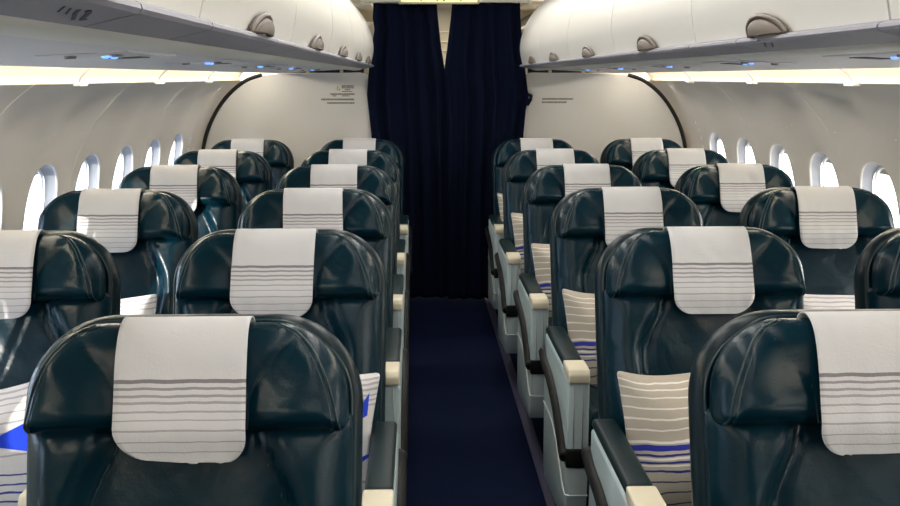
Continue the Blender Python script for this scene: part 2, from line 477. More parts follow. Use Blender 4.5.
# headrest cloth: over the top of the headrest and down its front
CW = .1035
def make_cover(parent, seed):
    rnd = random.Random(seed)
    skew = rnd.uniform(-.006, .006); ph = rnd.uniform(0, 6); amp = rnd.uniform(.6, 1.3); slant = rnd.uniform(-.010, .010)
    prof = spline([(-.012, .690), (.004, .722), (.026, .7318), (.052, .7268), (.074, .706), (.0855, .675), (.0905, .64), (.0945, .60), (.098, .565), (.0985, .548), (.093, .528), (.086, .512), (.082, .500)], 6)
    prof = np.array(prof)
    seg = np.r_[0, np.cumsum(np.sqrt((np.diff(prof, axis=0) ** 2).sum(1)))]
    tot = seg[-1]; ftop = seg[12]                                   # v = 0 at the crest
    def at(l):
        return np.interp(l, seg, prof[:, 0]), np.interp(l, seg, prof[:, 1])
    r = .050
    rows = []
    for i in range(34): rows.append(((tot - r) * i / 33, CW))
    for i in range(1, 10):
        a = pi / 2 * i / 9; rows.append((tot - r + r * sin(a), CW - r + r * cos(a)))
    nu = 22; verts = []; uvs = []
    for l, w in rows:
        for j in range(nu + 1):
            x = (-1 + 2 * j / nu) * w
            ll = l + slant * (x / CW) * sstep(0, tot, l)
            n, s = at(ll)
            hang = sstep(.24 * tot, tot, l)
            wr = amp * (.0030 * noise.noise(Vector((x * 26 + ph, l * 16, ph))) + .0016 * sin(x * 60 + ph + 3 * l) * hang)
            curl = .004 * (abs(x) / CW) ** 3 * hang
            c = .003 * sstep(.06, .11, abs(x)) * sstep(.12, .2, l)
            verts.append(back_xf(x + skew * hang, n + .0035 + abs(wr) + curl * .3 + c, s))
            uvs.append((.5 + x / CW / 2, (ll - ftop) / (tot - ftop)))
    C = nu + 1
    faces = [(i * C + j, i * C + j + 1, (i + 1) * C + j + 1, (i + 1) * C + j) for i in range(len(rows) - 1) for j in range(nu)]
    o = mesh_obj('headrest_cover', verts, faces, M['cloth'], parent, uvs=uvs)
    md = o.modifiers.new('thick', 'SOLIDIFY'); md.thickness = .002; md.offset = 1
    return o

ORD = ['first', 'second', 'third', 'fourth', 'fifth', 'sixth']
protos = {}
def copy_tree(o, parent=None):
    c = o.copy(); COL.objects.link(c)
    if parent is not None: c.parent = parent
    for ch in list(o.children): copy_tree(ch, c)
    return c

def make_seat(kind, sg):
    root = empty('passenger_chair', (0, 0, 0))
    if 'back' not in protos:
        protos['back'] = build_backparts(root); build_base(root)
        protos['first'] = root
    else:
        for ch in list(protos['first'].children):
            if ch.name.split('.')[0] in ('backrest_shell', 'backrest', 'headrest', 'seat_cushion', 'seat_frame', 'legrest', 'leg'): copy_tree(ch, root)
    if kind == 'aisle': build_aisle_arm(root, sg); build_center_arm(root, sg)
    else: build_window_arm(root, sg)
    return root

SEAT_LABEL = {
    ('left', 'aisle', 0): 'nearest dark teal leather seat left of the aisle, cut by the bottom edge',
    ('right', 'aisle', 0): 'nearest dark teal leather seat at bottom right, cut by the frame corner',
    ('left', 'aisle', 5): 'farthest dark leather seat beside the curtain, left of the aisle',
    ('right', 'aisle', 5): 'farthest dark leather seat beside the curtain, right of the aisle',
    ('left', 'window', 1): 'dark leather window seat at the far left edge, sunlit patch on its back',
    ('right', 'window', 1): 'dark leather window seat at the right edge, only its shoulder in view',
    ('left', 'window', 5): 'farthest left window seat in front of the pale partition',
    ('right', 'window', 5): 'farthest right window seat in front of the pale partition',
}
PILLOWS = {('right', 'aisle', r): 'tan' for r in range(1, 6)}
PILLOWS.update({('left', 'aisle', 1): 'wave', ('left', 'window', 1): 'white', ('left', 'window', 2): 'white', ('right', 'window', 2): 'white'})
NUDGE = {('left', 'aisle', 1): .010, ('left', 'aisle', 2): .006, ('right', 'aisle', 1): -.004, ('left', 'aisle', 4): -.005, ('right', 'aisle', 4): -.012,
    ('left', 'window', 1): .014, ('left', 'window', 2): .010, ('right', 'window', 2): -.014, ('right', 'window', 3): -.008, ('right', 'aisle', 0): -.008}
kinds = {}
for side, sx in (('left', -1), ('right', 1)):
    for kind, x in (('aisle', XA), ('window', XW)):
        for r in range(6):
            if kind == 'window' and r == 0: continue
            key = (side, kind)
            if key not in kinds: root = kinds[key] = make_seat(kind, -sx)
            else:
                root = empty('passenger_chair', (0, 0, 0))
                for ch in list(kinds[key].children):
                    if not ch.name.startswith('headrest_cover'):
                        c = copy_tree(ch, root)
                        for k in list(c.children):
                            if k.name.startswith('headrest_cover'):
                                bpy.data.objects.remove(k)
            root.location = (sx * x + NUDGE.get((side, kind, r), 0), Y1 + r * PITCH, 0)
            lab = SEAT_LABEL.get((side, kind, r))
            if not lab:
                lab = f'dark teal leather {kind} seat on the {side} side, {ORD[r]} row from the camera'
            tag(root, lab, 'seat', f'{kind} seats on the {side} side')
            hd = [c for c in root.children if c.name.split('.')[0] == 'headrest'][0]
            make_cover(root, hash((side == 'left', kind == 'aisle', r)) % 9973)

# ------------------------------------------------------------------ pillows
def make_pillow(style, seed):
    rnd = random.Random(seed); ph = rnd.uniform(0, 9)
    hw, ht = .197, .36
    rows = rows_for(0, ht, hw, hw, .012, .012, 3, 22, 3, pinch=.010)
    def side(sgn):
        def f(x, s, d):
            t = min(d / .15, 1)
            b = .060 * (1 - (1 - t) ** 2.2)
            w = .006 * noise.noise(Vector((x * 10 + ph, s * 13, sgn))) * min(1, d / .03) + .003 * sin(s * 55 + x * 9 + ph) * sstep(.25, .36, s) * min(1, d / .02)
            return sgn * (b + w)
        return f
    def xf(x, n, s):
        s = s - (.030 * (1 - (x / hw) ** 2) + .006 * sin(x * 17 + ph)) * max(0, s / ht) ** 2; a = radians(15); return (x, -n * cos(a) + s * sin(a), n * sin(a) + s * cos(a))
    return slab('pillow', rows, 26, side(1), side(-1), xf, M['pillow_' + style], None, uv=True, edges=.3)

PIL_LABEL = {
    ('right', 'aisle', 1): 'largest tan striped pillow with dark blue bands, nearest on the right',
    ('right', 'aisle', 2): 'tan striped pillow on the third aisle seat right of the aisle',
    ('right', 'aisle', 3): 'tan striped pillow on the fourth aisle seat right of the aisle',
    ('right', 'aisle', 4): 'narrow sliver of striped pillow on the fifth right aisle seat',
    ('right', 'aisle', 5): 'farthest striped pillow, on the right aisle seat beside the curtain',
    ('left', 'aisle', 1): 'white striped pillow with blue wavy motif beside the left aisle armrest',
    ('left', 'window', 1): 'white striped pillow with blue triangle at the left edge',
    ('left', 'window', 2): 'pale striped pillow on the third left window seat, top edge showing',
    ('right', 'window', 2): 'pale striped pillow on the third right window seat, top edge showing',
}
for i, ((side, kind, r), style) in enumerate(PILLOWS.items()):
    sx = -1 if side == 'left' else 1
    p = make_pillow(style, 40 + i)
    x = sx * (XA if kind == 'aisle' else XW)
    off = {('right', 'aisle'): -.046, ('left', 'aisle'): .050}.get((side, kind), 0)
    p.location = (x + off, Y1 + r * PITCH + HY - .140 + (.008 if kind == 'aisle' else 0), HZ + (.056 if kind == 'aisle' else .034))
    p.rotation_euler = (0, radians({('right', 'aisle'): -4, ('left', 'aisle'): 6}.get((side, kind), 0)), 0)
    tag(p, PIL_LABEL[(side, kind, r)], 'pillow', 'striped pillows on the seats')

# ------------------------------------------------------------------ cabin shell
YF, YB = -2.6, 6.70              # front of the modelled cabin, face of the partitions
def structure(o, label=None, cat=None):
    o['kind'] = 'structure'
    return tag(o, label, cat)

o = box('floor', -1.78, 1.78, YF, 9.2, -.05, 0, M['carpet']); structure(o, 'navy carpeted cabin floor along the aisle', 'floor')
for i, sg in enumerate((-1, 1)):
    a, b = sorted((sg * .272, sg * .318))
    o = box(f'trim_{i+1}', a, b, YF, YB, 0, .006, M['track'], bev=.002)
    structure(o, f'dark seat track cover along the {"left" if sg < 0 else "right"} edge of the aisle carpet', 'trim')

# sidewalls: profile from floor to the cove, windows recessed into it
WP = spline([(1.60, .0), (1.69, .18), (1.735, .40), (1.745, .62), (1.733, .82), (1.705, 1.0), (1.660, 1.18), (1.585, 1.335), (1.495, 1.445), (1.395, 1.523)], 10)
WP = np.array(WP); WL = np.r_[0, np.cumsum(np.sqrt((np.diff(WP, axis=0) ** 2).sum(1)))]
def wp(l):
    x = np.interp(l, WL, WP[:, 0]); z = np.interp(l, WL, WP[:, 1])
    e = .02
    dx = np.interp(l + e, WL, WP[:, 0]) - np.interp(l - e, WL, WP[:, 0]); dz = np.interp(l + e, WL, WP[:, 1]) - np.interp(l - e, WL, WP[:, 1])
    m = sqrt(dx * dx + dz * dz)
    return x, z, dz / m, -dx / m         # outward normal
LC = float(np.interp(.985, WP[:, 1], WL))
HV = .355
def build_wall(side, sg, centres):
    sp = centres[1] - centres[0]; hu = sp / 2
    V = []; F = []
    def pt(l, y, dep): 
        x, z, nx, nz = wp(l); return (sg * (x + nx * dep), y, z + nz * dep)
    def flute(y, l):
        k = (y - centres[0]) / sp
        return .011 * cos(2 * pi * k) * sstep(.15, .5, l) * (1 - sstep(1.45, WL[-1] - .02, l)) 
    N = 64
    go = (.142, .186); ro = (.163, .219)
    def oval(a, th, p=2.7):
        c, s_ = cos(th), sin(th)
        q = (abs(c) ** p + abs(s_) ** p) ** (-1 / p)
        return a[0] * q * c, a[1] * q * s_
    for yc in centres:
        base = len(V)
        rings = []
        rings.append([(*oval(go, 2 * pi * k / N), .040) for k in range(N)])
        for f, dp in ((.15, .038), (.45, .030), (.75, .017), (.92, .007), (1.0, .001)):
            a = (go[0] + (ro[0] - go[0]) * f, go[1] + (ro[1] - go[1]) * f)
            rings.append([(*oval(a, 2 * pi * k / N), dp) for k in range(N)])
        for f in (.0, .12, .4, .7, 1.0):
            rg = []
            for k in range(N):
                th = 2 * pi * k / N; c, s_ = cos(th), sin(th); m = max(abs(c), abs(s_))
                u0, v0 = oval((ro[0] * 1.03, ro[1] * 1.03), th); u1, v1 = hu * c / m, HV * s_ / m
                rg.append((u0 + (u1 - u0) * f, v0 + (v1 - v0) * f, 0 if f else -.001))
            rings.append(rg)
        for rg in rings:
            for u, v, dp in rg:
                l = LC + v
                V.append(pt(l, yc + u, dp + flute(yc + u, l)))
        for i in range(len(rings) - 1):
            for k in range(N):
                a = base + i * N + k; b = base + i * N + (k + 1) % N
                F.append((a, b, b + N, a + N))
    ya, yb = centres[0] - hu, centres[-1] + hu
    # window cells share their outer points with these strips: cells have 16 steps a side
    def strip(ls, ys):
        base = len(V)
        for l in ls:
            for y in ys: V.append(pt(l, y, flute(y, l)))
        n = len(ys)
        for i in range(len(ls) - 1):
            for j in range(n - 1): F.append((base + i * n + j, base + i * n + j + 1, base + (i + 1) * n + j + 1, base + (i + 1) * n + j))
    ys = [ya + (yb - ya) * i / (len(centres) * 16) for i in range(len(centres) * 16 + 1)]
    strip([LC + HV + (WL[-1] - LC - HV) * i / 10 for i in range(11)], ys)
    strip([(LC - HV) * i / 12 for i in range(13)], ys)
    full = [WL[-1] * i / 30 for i in range(31)]
    if ya > YF: strip(full, [YF + (ya - YF) * i / 6 for i in range(7)])
    if yb < 6.9: strip(full, [yb + (6.9 - yb) * i / 10 for i in range(11)])
    o = mesh_obj(f'wall_{side}', V, F, M['wall'], None)
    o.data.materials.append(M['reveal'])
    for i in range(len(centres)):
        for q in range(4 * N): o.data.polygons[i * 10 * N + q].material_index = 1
    bm = bmesh.new(); bm.from_mesh(o.data); bmesh.ops.remove_doubles(bm, verts=bm.verts, dist=1e-4); bmesh.ops.recalc_face_normals(bm, faces=bm.faces); bm.to_mesh(o.data); bm.free()
    structure(o, f'curved cream cabin sidewall with oval windows on the {side}', 'wall')
    # thin joint lines between the lining panels
    for k in range(1, len(centres), 2):
        y = (centres[k] + centres[k - 1]) / 2
        if y < .5: continue
        pts = [pt(l, y + .05 * sstep(1.2, WL[-1], l), flute(y, l) + .0012) for l in [.3 + (WL[-1] - .3) * i / 40 for i in range(41)]]
        tube('panel_joint', pts, .0026, M['psu_dark'] if False else M['rail'], o, 6)
    return pt, oval

wn = 0
WIN = {}
cl = [3.873 + .5375 * k for k in range(-10, 5)]
cr = list(cl)
for side, sg, cs in (('left', -1, cl), ('right', 1, cr)):
    pt, oval = build_wall(side, sg, cs)
    for yc in cs:
        if yc < 0.2: 
            pass
        wn += 1
        N = 48
        # bezel ring
        V = []; F = []
        prof = [(1.03, .036), (1.0, .035), (.965, .038), (.955, .044), (.955, .056), (1.03, .056)]
        for f, dp in prof:
            for k in range(N):
                u, v = oval((.142 * f, .186 * f), 2 * pi * k / N); V.append(pt(LC + v, yc + u, dp + .011))
        K = len(prof)
        for i in range(K):
            for k in range(N): F.append((i * N + k, i * N + (k + 1) % N, ((i + 1) % K) * N + (k + 1) % N, ((i + 1) % K) * N + k))
        w = mesh_obj(f'window_{wn}', V, F, M['white'], None, recalc=True)
        structure(w, None, None)
        # pane: thin closed disc
        V = []; F = []
        for dp in (.060, .064):
            for k in range(N):
                u, v = oval((.146, .190), 2 * pi * k / N); V.append(pt(LC + v, yc + u, dp + .011))
        F.append(tuple(range(N))); F.append(tuple(range(N, 2 * N))[::-1])
        for k in range(N): F.append((k, (k + 1) % N, N + (k + 1) % N, N + k))
        mesh_obj('pane', V, F, M['glass'], w, smooth=False)
        # shade slightly lowered or drawn shut, with a pull lip
        V = []; F = []
        vt = .178; vb = .152 if sg > 0 else (.160 if yc > .9 else -.180)  # unseen near left ones are added closed to block stray sun
        for dp in (.047, .050):
            for i in range(5):
                v = vb + (vt - vb) * i / 4
                hwv = .141 if vb < 0 else .141 * max(0.05, 1 - (abs(v) / .186) ** 2.7) ** (1 / 2.7)
                for j in range(9): V.append(pt(LC + v, yc + (-1 + j / 4) * hwv, dp + .011))
        for b0 in (0, 45):
            for i in range(4):
                for j in range(8): F.append((b0 + i * 9 + j, b0 + i * 9 + j + 1, b0 + i * 9 + 10 + j, b0 + i * 9 + 9 + j))
        for j in range(8): F.append((j, j + 1, 46 + j, 45 + j))
        mesh_obj('shade', V, F, M['shade'], w, smooth=False)

# partitions between the classes, in front of the curtain line
PP = [(1.64, .02), (1.70, .30), (1.715, .60), (1.70, .82), (1.672, 1.0), (1.632, 1.16), (1.565, 1.30), (1.475, 1.42), (1.36, 1.512), (1.25, 1.553), (1.12, 1.568), (.60, 1.576)]
PPs = [tuple(p) for p in spline(PP[:11], 6)] + [(.585, 1.576), (.548, 1.568), (.520, 1.545), (.508, 1.51), (.505, .02)]
def edge_curve(sg, y):
    return [(sg * x, y, z) for x, z in spline([(1.648, .02), (1.708, .30), (1.723, .60), (1.708, .82), (1.680, 1.0), (1.640, 1.165), (1.572, 1.307), (1.480, 1.428), (1.363, 1.520), (1.25, 1.561)], 6)]
for side, sg in (('left', -1), ('right', 1)):
    bm = bmesh.new()
    a = [bm.verts.new((sg * x, YB, z)) for x, z in PPs]; b = [bm.verts.new((sg * x, YB + .035, z)) for x, z in PPs]
    bm.faces.new(a); bm.faces.new(b[::-1]); n = len(PPs)
    for i in range(n): bm.faces.new((a[i], a[(i + 1) % n], b[(i + 1) % n], b[i]))
    o = bm_obj(f'wall_rear_{side}', bm, M['partition'], None, smooth=True, angle=30)
    structure(o, f'pale class divider partition on the {side} of the curtain', 'partition')
    s_ = tube('edge_seal', edge_curve(sg, YB - .002), .013, M['seal'], o, 8)
    box('top_gap_shade', *(sorted((sg * .56, sg * 1.22))), YB + .002, YB + .03, 1.574, 1.612, M['seal'], o)  # black strip stands in for shade in the gap over the partition
    for xx in (.70, .93, 1.10):
        box('top_bracket', *(sorted((sg * xx, sg * (xx + .022)))), YB - .012, YB + .02, 1.571, 1.600, M['cove'], o, .002)

# placards on the partitions: rows of small print
def print_rows(name, rows, parent, mat, y, seed=1):
    rnd = random.Random(seed); bm = bmesh.new()
    for x0, x1, z, h in rows:
        x = x0
        while x < x1:
            w = rnd.uniform(.006, .016); w = min(w, x1 - x)
            if w > .003: add_box(bm, x, x + w, y - .0012, y, z - h / 2, z + h / 2)
            x += w + .0025
    return bm_obj(name, bm, mat, parent)
pl = empty('placard', (0, 0, 0)); pl.location = (0, 0, 0)
tag(pl, 'small printed placard with a yellow symbol on the left partition', 'placard')
print_rows('printed_text', [(-.712, -.630, 1.485, .011), (-.712, -.630, 1.473, .008), (-.69, -.655, 1.461, .007), (-.71, -.64, 1.449, .006), (-.790, -.625, 1.431, .011), (-.775, -.750, 1.419, .007), (-.710, -.660, 1.419, .007), (-.853, -.628, 1.395, .012), (-.812, -.628, 1.371, .011)], pl, M['ink'], YB - .0005, 3)
bm = bmesh.new(); add_box(bm, -.745, -.737, YB - .0018, YB - .0006, 1.455, 1.482); add_box(bm, -.745, -.733, YB - .0018, YB - .0006, 1.476, 1.482); bm_obj('symbol', bm, M['yellow'], pl)
bm = bmesh.new(); add_box(bm, -.730, -.724, YB - .0018, YB - .0006, 1.457, 1.466); bm_obj('symbol', bm, M['ink_dark'], pl)
pr = empty('placard', (0, 0, 0))
tag(pr, 'two line printed placard on the right partition', 'placard')
print_rows('printed_text', [(.662, .873, 1.397, .012), (.660, .830, 1.375, .012)], pr, M['ink'], YB - .0005, 5)

# ------------------------------------------------------------------ overhead bins
BINP = [(.500, 1.628), (.489, 1.675), (.483, 1.715), (.484, 1.760), (.493, 1.810), (.513, 1.868), (.545, 1.930), (.590, 1.990), (.640, 2.040), (.700, 2.085)]
bp = [tuple(p) for p in spline(BINP, 5)]
def bin_part(name, prof, thick, y0, y1, sg, mat, parent):
    """Curved door: profile offset outward by thick."""
    P = np.array(prof); T = np.gradient(P, axis=0); T /= np.sqrt((T ** 2).sum(1))[:, None]
    Nn = np.stack([T[:, 1], -T[:, 0]], 1)
    Q = P + Nn * thick
    pts = [(sg * x, z) for x, z in P] + [(sg * x, z) for x, z in Q[::-1]]
    return extrude_y(name, pts, y0, y1, mat, parent, True, 40)
BORD = ['nearest', 'second', 'third', 'fourth', 'fifth', 'sixth']
def make_latch(parent, sg, y, sc=1.0):
    # rounded cup latch standing on the door's lower edge: a half-oval dome with a raised ring
    def pos(u, v, h):                     # u along y, v up the door, h off the face
        l = v; 
        xs = np.interp(1.627 + v, P2[:, 1], P2[:, 0]); return (sg * (xs - h), y + u, 1.627 + v)
    V = []; F = []; NR, NA = 8, 26
    for i in range(NR + 1):
        t = i / NR
        for k in range(NA + 1):
            a = pi * k / NA
            r = t
            V.append(pos(-.090 * r * cos(a) + .032 * r * sin(a), .032 * r * sin(a) - .002, .004 + .026 * sqrt(max(0, 1 - (r * .98) ** 2))))
    C = NA + 1
    for i in range(NR):
        for k in range(NA): F.append((i * C + k, i * C + k + 1, (i + 1) * C + k + 1, (i + 1) * C + k))
    o = mesh_obj('latch', V, F, M['latch'], parent)
    md = o.modifiers.new('thick', 'SOLIDIFY'); md.thickness = .006; md.offset = 0
    pts = [pos(-.100 * cos(pi * k / 28) + .034 * sin(pi * k / 28), .038 * sin(pi * k / 28) - .002, .010) for k in range(29)]
    tube('latch_ring', pts, .0058, M['latch_ring'], o, 8)
    return o
P2 = np.array(bp)
J0 = 1.425
bins = []
for side, sg in (('left', -1), ('right', 1)):
    for k in range(-3, 5):
        y0 = J0 + k * 1.0 + .0; y1 = y0 + 1.0
        if k == 4: y1 = 6.50
        root = empty('overhead_bin', (sg * .8, (y0 + y1) / 2, 1.65))
        def at_root(ob):
            ob.location = -Vector(root.location)
            return ob
        idx = k + 1
        seen = k >= -1
        if k < -1: lab = f'overhead bin out of view {"well behind" if k == -3 else "just above"} the camera on the {side}'
        elif k == 4: lab = f'farthest overhead bin on the {side}, ending beside the curtain'
        else: lab = f'cream overhead bin on the {side} side, {BORD[idx]} from the camera' if k > -1 else f'nearest cream overhead bin on the {side} side, cut by the frame'
        tag(root, lab, 'bin', f'overhead bins on the {side} side')
        d = at_root(bin_part('door', bp, .014, y0 + .0035, y1 - .0035, sg, M['bin'], root))
        hp = [(sg * (x + .017), z) for x, z in bp] + [(sg * 1.30, 2.10), (sg * 1.42, 1.90), (sg * 1.30, 1.66), (sg * .60, 1.628), (sg * .53, 1.634)]
        at_root(extrude_y('housing', hp, y0, y1, M['bin_housing'], root, True, 40))
        lp = [(.489, 1.626), (.482, 1.622), (.481, 1.617), (.485, 1.612), (.545, 1.598), (.553, 1.602), (.553, 1.630), (.53, 1.632)]
        js = y0 + .64
        for ya_, yb_ in ((y0, js), (js, y1)):
            at_root(extrude_y('lip', [(sg * x, z) for x, z in lp], ya_ + .0025, yb_ - .0025, M['lip'], root, True, 35))
        lt = make_latch(d, sg, y0 + (.475 if k < 4 else .40))
        lt.location = (0, 0, 0)

# continuous cream rail under the lips, service channel, cove
for i, (side, sg) in enumerate((('left', -1), ('right', 1))):
    rp = [tuple(p) for p in spline([(.553, 1.612), (.557, 1.600), (.570, 1.592), (.60, 1.588), (.635, 1.590), (.660, 1.597), (.668, 1.604)], 4)] + [(.668, 1.622), (.553, 1.622)]
    structure(extrude_y(f'trim_{3+i}', [(sg * x, z) for x, z in rp], YF, 6.50, M['rail'], None, True, 40), f'rounded cream rail under the {side} overhead bins', 'trim')
    pp = [(.670, 1.600), (.75, 1.592), (.95, 1.583), (1.13, 1.573), (1.150, 1.571), (1.158, 1.576), (1.150, 1.588), (.95, 1.60), (.670, 1.618)]
    structure(extrude_y(f'trim_{5+i}', [(sg * x, z) for x, z in pp], YF, 6.69, M['psu'], None, True, 40), f'smooth service channel panel under the {side} bins', 'trim')
    # cove: lit concave channel between service panel and sidewall
    cp = [tuple(p) for p in spline([(1.400, 1.520), (1.395, 1.548), (1.365, 1.582), (1.32, 1.612), (1.26, 1.632), (1.18, 1.640)], 6)]
    q = [(x + .004, z + .008) for x, z in cp]
    cv = structure(extrude_y(f'trim_{7+i}', [(sg * x, z) for x, z in cp + q[::-1]], YF, 6.69, M['cove'], None, True, 40), f'warmly lit cove strip above the {side} windows', 'trim')
    k = 0
    y = 1.50
    while y < 6.6:
        arc = [(sg * (x - .003), y - .10 * ((x - 1.18) / .22) ** 2, z - .004) for x, z in cp]
        tube('cove_joint', arc, .0035, M['psu_dark'], cv, 6)
        box('cove_clip', *sorted((sg * 1.372, sg * 1.404)), y - .16, y - .085, 1.512, 1.527, M['rail'], cv, .004)
        y += 1.07
    lm = tube('lamp_tube', [(sg * 1.30, YF + .1, 1.598), (sg * 1.30, 6.6, 1.598)], .008, M['tube'], cv, 10)

# passenger service units, one per row and side
for side, sg in (('left', -1), ('right', 1)):
    for r in range(6):
        y = 2.0 + .94 * (r - 0) if True else 0
        if y > 6.6: continue
        u = empty('passenger_service_unit', (sg * .81, y, 1.5885))
        place = f'{ORD[r]} from the camera'
        tag(u, f'service unit with blue reading light under the {side} bins, {place}', 'service unit', f'service units under the {side} bins')
        tl = -sg * math.atan2(.010, .10) 
        box('panel', -.085, .085, -.16, .20, -.0015, .006, M['psu'], u, .001)
        for dy in (-.02, .035):
            bm = bmesh.new(); bmesh.ops.create_uvsphere(bm, u_segments=14, v_segments=8, radius=.008)
            for v in bm.verts: v.co.z = v.co.z * .5 - .003; v.co.y += dy
            bm_obj('reading_light', bm, M['blue_led'], u, True, 80)
        bm = bmesh.new(); add_box(bm, -.035, .035, .10, .175, -.0030, -.001, .001); bm_obj('sign_plate', bm, M['ink_dark'], u)
        for dx in (-.045, .045):
            bm = bmesh.new(); bmesh.ops.create_cone(bm, cap_ends=True, segments=16, radius1=.010, radius2=.014, depth=.010)
            for v in bm.verts: v.co.x += dx; v.co.y += -.09; v.co.z -= .002
            bm_obj('air_nozzle', bm, M['psu_dark'], u, True)
        u.rotation_euler = (0, sg * .045, 0)

# row markings printed on the sloping underside of the lip
def lip_mark(sg, strokes, label):
    bm = bmesh.new(); n = Vector((sg * .014, 0, -.060)).normalized() if sg < 0 else Vector((-.014, 0, -.060)).normalized()
    n = Vector((-sg * .014, 0, -.060)).normalized()
    for pts, w in strokes:
        P = [Vector((x, y, 1.612 - (abs(x) - .485) * .014 / .060)) for x, y in pts]
        for p, q in zip(P, P[1:]):
            t = (q - p).normalized(); k = t.cross(n).normalized() * w / 2
            a, b_ = n * .0002, n * .0010
            vs = [bm.verts.new(v) for v in (p + k + a, q + k + a, q - k + a, p - k + a, p + k + b_, q + k + b_, q - k + b_, p - k + b_)]
            for f in ((0, 1, 2, 3), (4, 7, 6, 5), (0, 4, 5, 1), (1, 5, 6, 2), (2, 6, 7, 3), (3, 7, 4, 0)): bm.faces.new([vs[i] for i in f])
    return tag(bm_obj('row_marking', bm, M['ink_dark']), label, 'marking')
lip_mark(-1, [([(-.5037, .9526), (-.5012, .9545), (-.504, .9642), (-.5113, .9787), (-.5208, .9944), (-.5245, 1.0028), (-.5237, 1.0093)], .0055),
              ([(-.5039, .9343), (-.5122, .9492), (-.5282, .9884)], .0045),
              ([(-.5159, .9155), (-.5031, .8952)], .002), ([(-.5047, .9148), (-.5171, .939)], .002)], 'dark row number ending in 2 printed on the nearest left bin lip')
lip_mark(1, [([(.490, 1.915), (.5104, 1.9634)], .003), ([(.492, 1.880), (.5142, 1.9347)], .003)], 'faint slanted marking printed on the right bin lip below a latch')

# ------------------------------------------------------------------ ceiling
cpf = [(-.72, 2.09), (-.60, 2.115), (-.45, 2.15), (-.2, 2.165), (.2, 2.165), (.45, 2.15), (.60, 2.115), (.72, 2.09), (.72, 2.22), (-.72, 2.22)]
o = extrude_y('ceiling', cpf, YF, 9.2, M['ceil'], None, True, 40); structure(o, 'cabin ceiling above the aisle', 'ceiling')
# outer closing roof above bins and beyond
for i, sg in enumerate((-1, 1)):
    o = box(f'trim_{9+i}', *sorted((sg * .70, sg * 1.8)), YF, 9.2, 2.11, 2.16, M['ceil']); structure(o, f'lining over the {"left" if sg < 0 else "right"} bins', 'trim')
o = box('wall_front', -1.8, 1.8, YF - .05, YF, 0, 2.2, M['galley_grey']); structure(o, 'forward bulkhead behind the camera', 'wall')
# rear vestibule seen over and between the curtains
o = box('wall_rear', -1.8, 1.8, 9.15, 9.2, 0, 2.2, M['galley']); structure(o, 'cream rear wall seen through the curtain gap', 'wall')
for z in (1.55, 1.66, 1.78, 1.86, 1.95):
    box('panel_line', -.6, .6, 9.135, 9.151, z, z + .012, M['bin'], o)
for side, sg in (('left', -1), ('right', 1)):
    o = box(f'wall_vestibule_{side}', *sorted((sg * .66, sg * .70)), 6.95, 9.15, 0, 2.02, M['galley_grey']); structure(o, f'grey vestibule wall behind the curtain on the {side}', 'wall')
    for z in (1.74, 1.83, 1.90):
        box('shelf_edge', *sorted((sg * .60, sg * .66)), 6.95, 8.4, z, z + .022, M['galley'], o, .004)
    box('wall_closing', *sorted((sg * .70, sg * 1.8)), 6.95, 7.0, 0, 2.15, M['galley'], o)
    o = box(f'trim_{11+(0 if sg < 0 else 1)}', *sorted((sg * .50, sg * .70)), 6.62, 8.6, 2.015, 2.045, M['cove'], bev=.006)
    structure(o, f'cream light cove above the {side} curtain end', 'trim')
# curtain rail
rl = empty('curtain_rail', (0, 6.615, 2.043)); tag(rl, 'pale curtain rail across the aisle above the navy curtains', 'rail')
box('rail', -.56, .56, -.05, .05, -.010, .012, M['rail'], rl, .004)
for x in (-.555, .555): box('rail_end', x - .012, x + .012, -.03, .03, -.02, .10, M['rail'], rl, .004)
for i in range(22):
    pass

# ------------------------------------------------------------------ curtains
def curtain(name, zx, nf, seed, label, inner_sign):
    rnd = random.Random(seed); zs = [p[0] for p in zx]
    nz, nu = 60, 150
    ph = [rnd.uniform(0, 6.3) for _ in range(4)]
    V = []; uv = []
    for i in range(nz + 1):
        z = zs[0] + (zs[-1] - zs[0]) * i / nz
        zz = zs[::-1]
        xo = np.interp(z, zz, [p[1] for p in zx][::-1]); xi = np.interp(z, zz, [p[2] for p in zx][::-1])
        for j in range(nu + 1):
            t = j / nu
            drop = (2.0 - z) / 2.0
            a = .016 + .016 * min(1, drop * 2.5)
            tt = t + .02 * sin(5 * t + ph[0]) + .012 * drop * sin(9 * t + ph[1] + 2 * z)
            w = sin(2 * pi * nf * tt + ph[2]) + .45 * sin(2 * pi * nf * 1.63 * tt + ph[3] + .6 * z)
            V.append((xo + (xi - xo) * t, 6.615 - inner_sign * -.030 + a * w * .68, z))
    C = nu + 1
    F = [(i * C + j, i * C + j + 1, (i + 1) * C + j + 1, (i + 1) * C + j) for i in range(nz) for j in range(nu)]
    o = mesh_obj(name, V, F, M['curtain'])
    md = o.modifiers.new('thick', 'SOLIDIFY'); md.thickness = .003
    return tag(o, label, 'curtain')
curtain('curtain', [(2.030, -.485, -.063), (1.93, -.492, -.055), (1.86, -.480, -.047), (1.75, -.50, -.035), (1.605, -.522, -.012), (1.43, -.536, .012), (1.13, -.508, .018), (.6, -.50, .02), (.02, -.49, .02)], 5, 3, 'navy curtain panel closing the left half of the aisle doorway', 1)
curtain('curtain', [(2.030, .488, .037), (1.93, .490, .028), (1.75, .508, .006), (1.605, .525, -.014), (1.46, .545, -.004), (1.40, .556, .0), (1.34, .535, .004), (1.13, .518, .008), (.6, .50, .01), (.02, .49, .01)], 5, 11, 'navy curtain panel closing the right half of the aisle doorway', -1)
tb = tube('curtain_tieback', [(.545, 6.60, 1.43), (.572, 6.585, 1.42), (.566, 6.58, 1.395), (.548, 6.60, 1.36)], .012, M['curtain'])
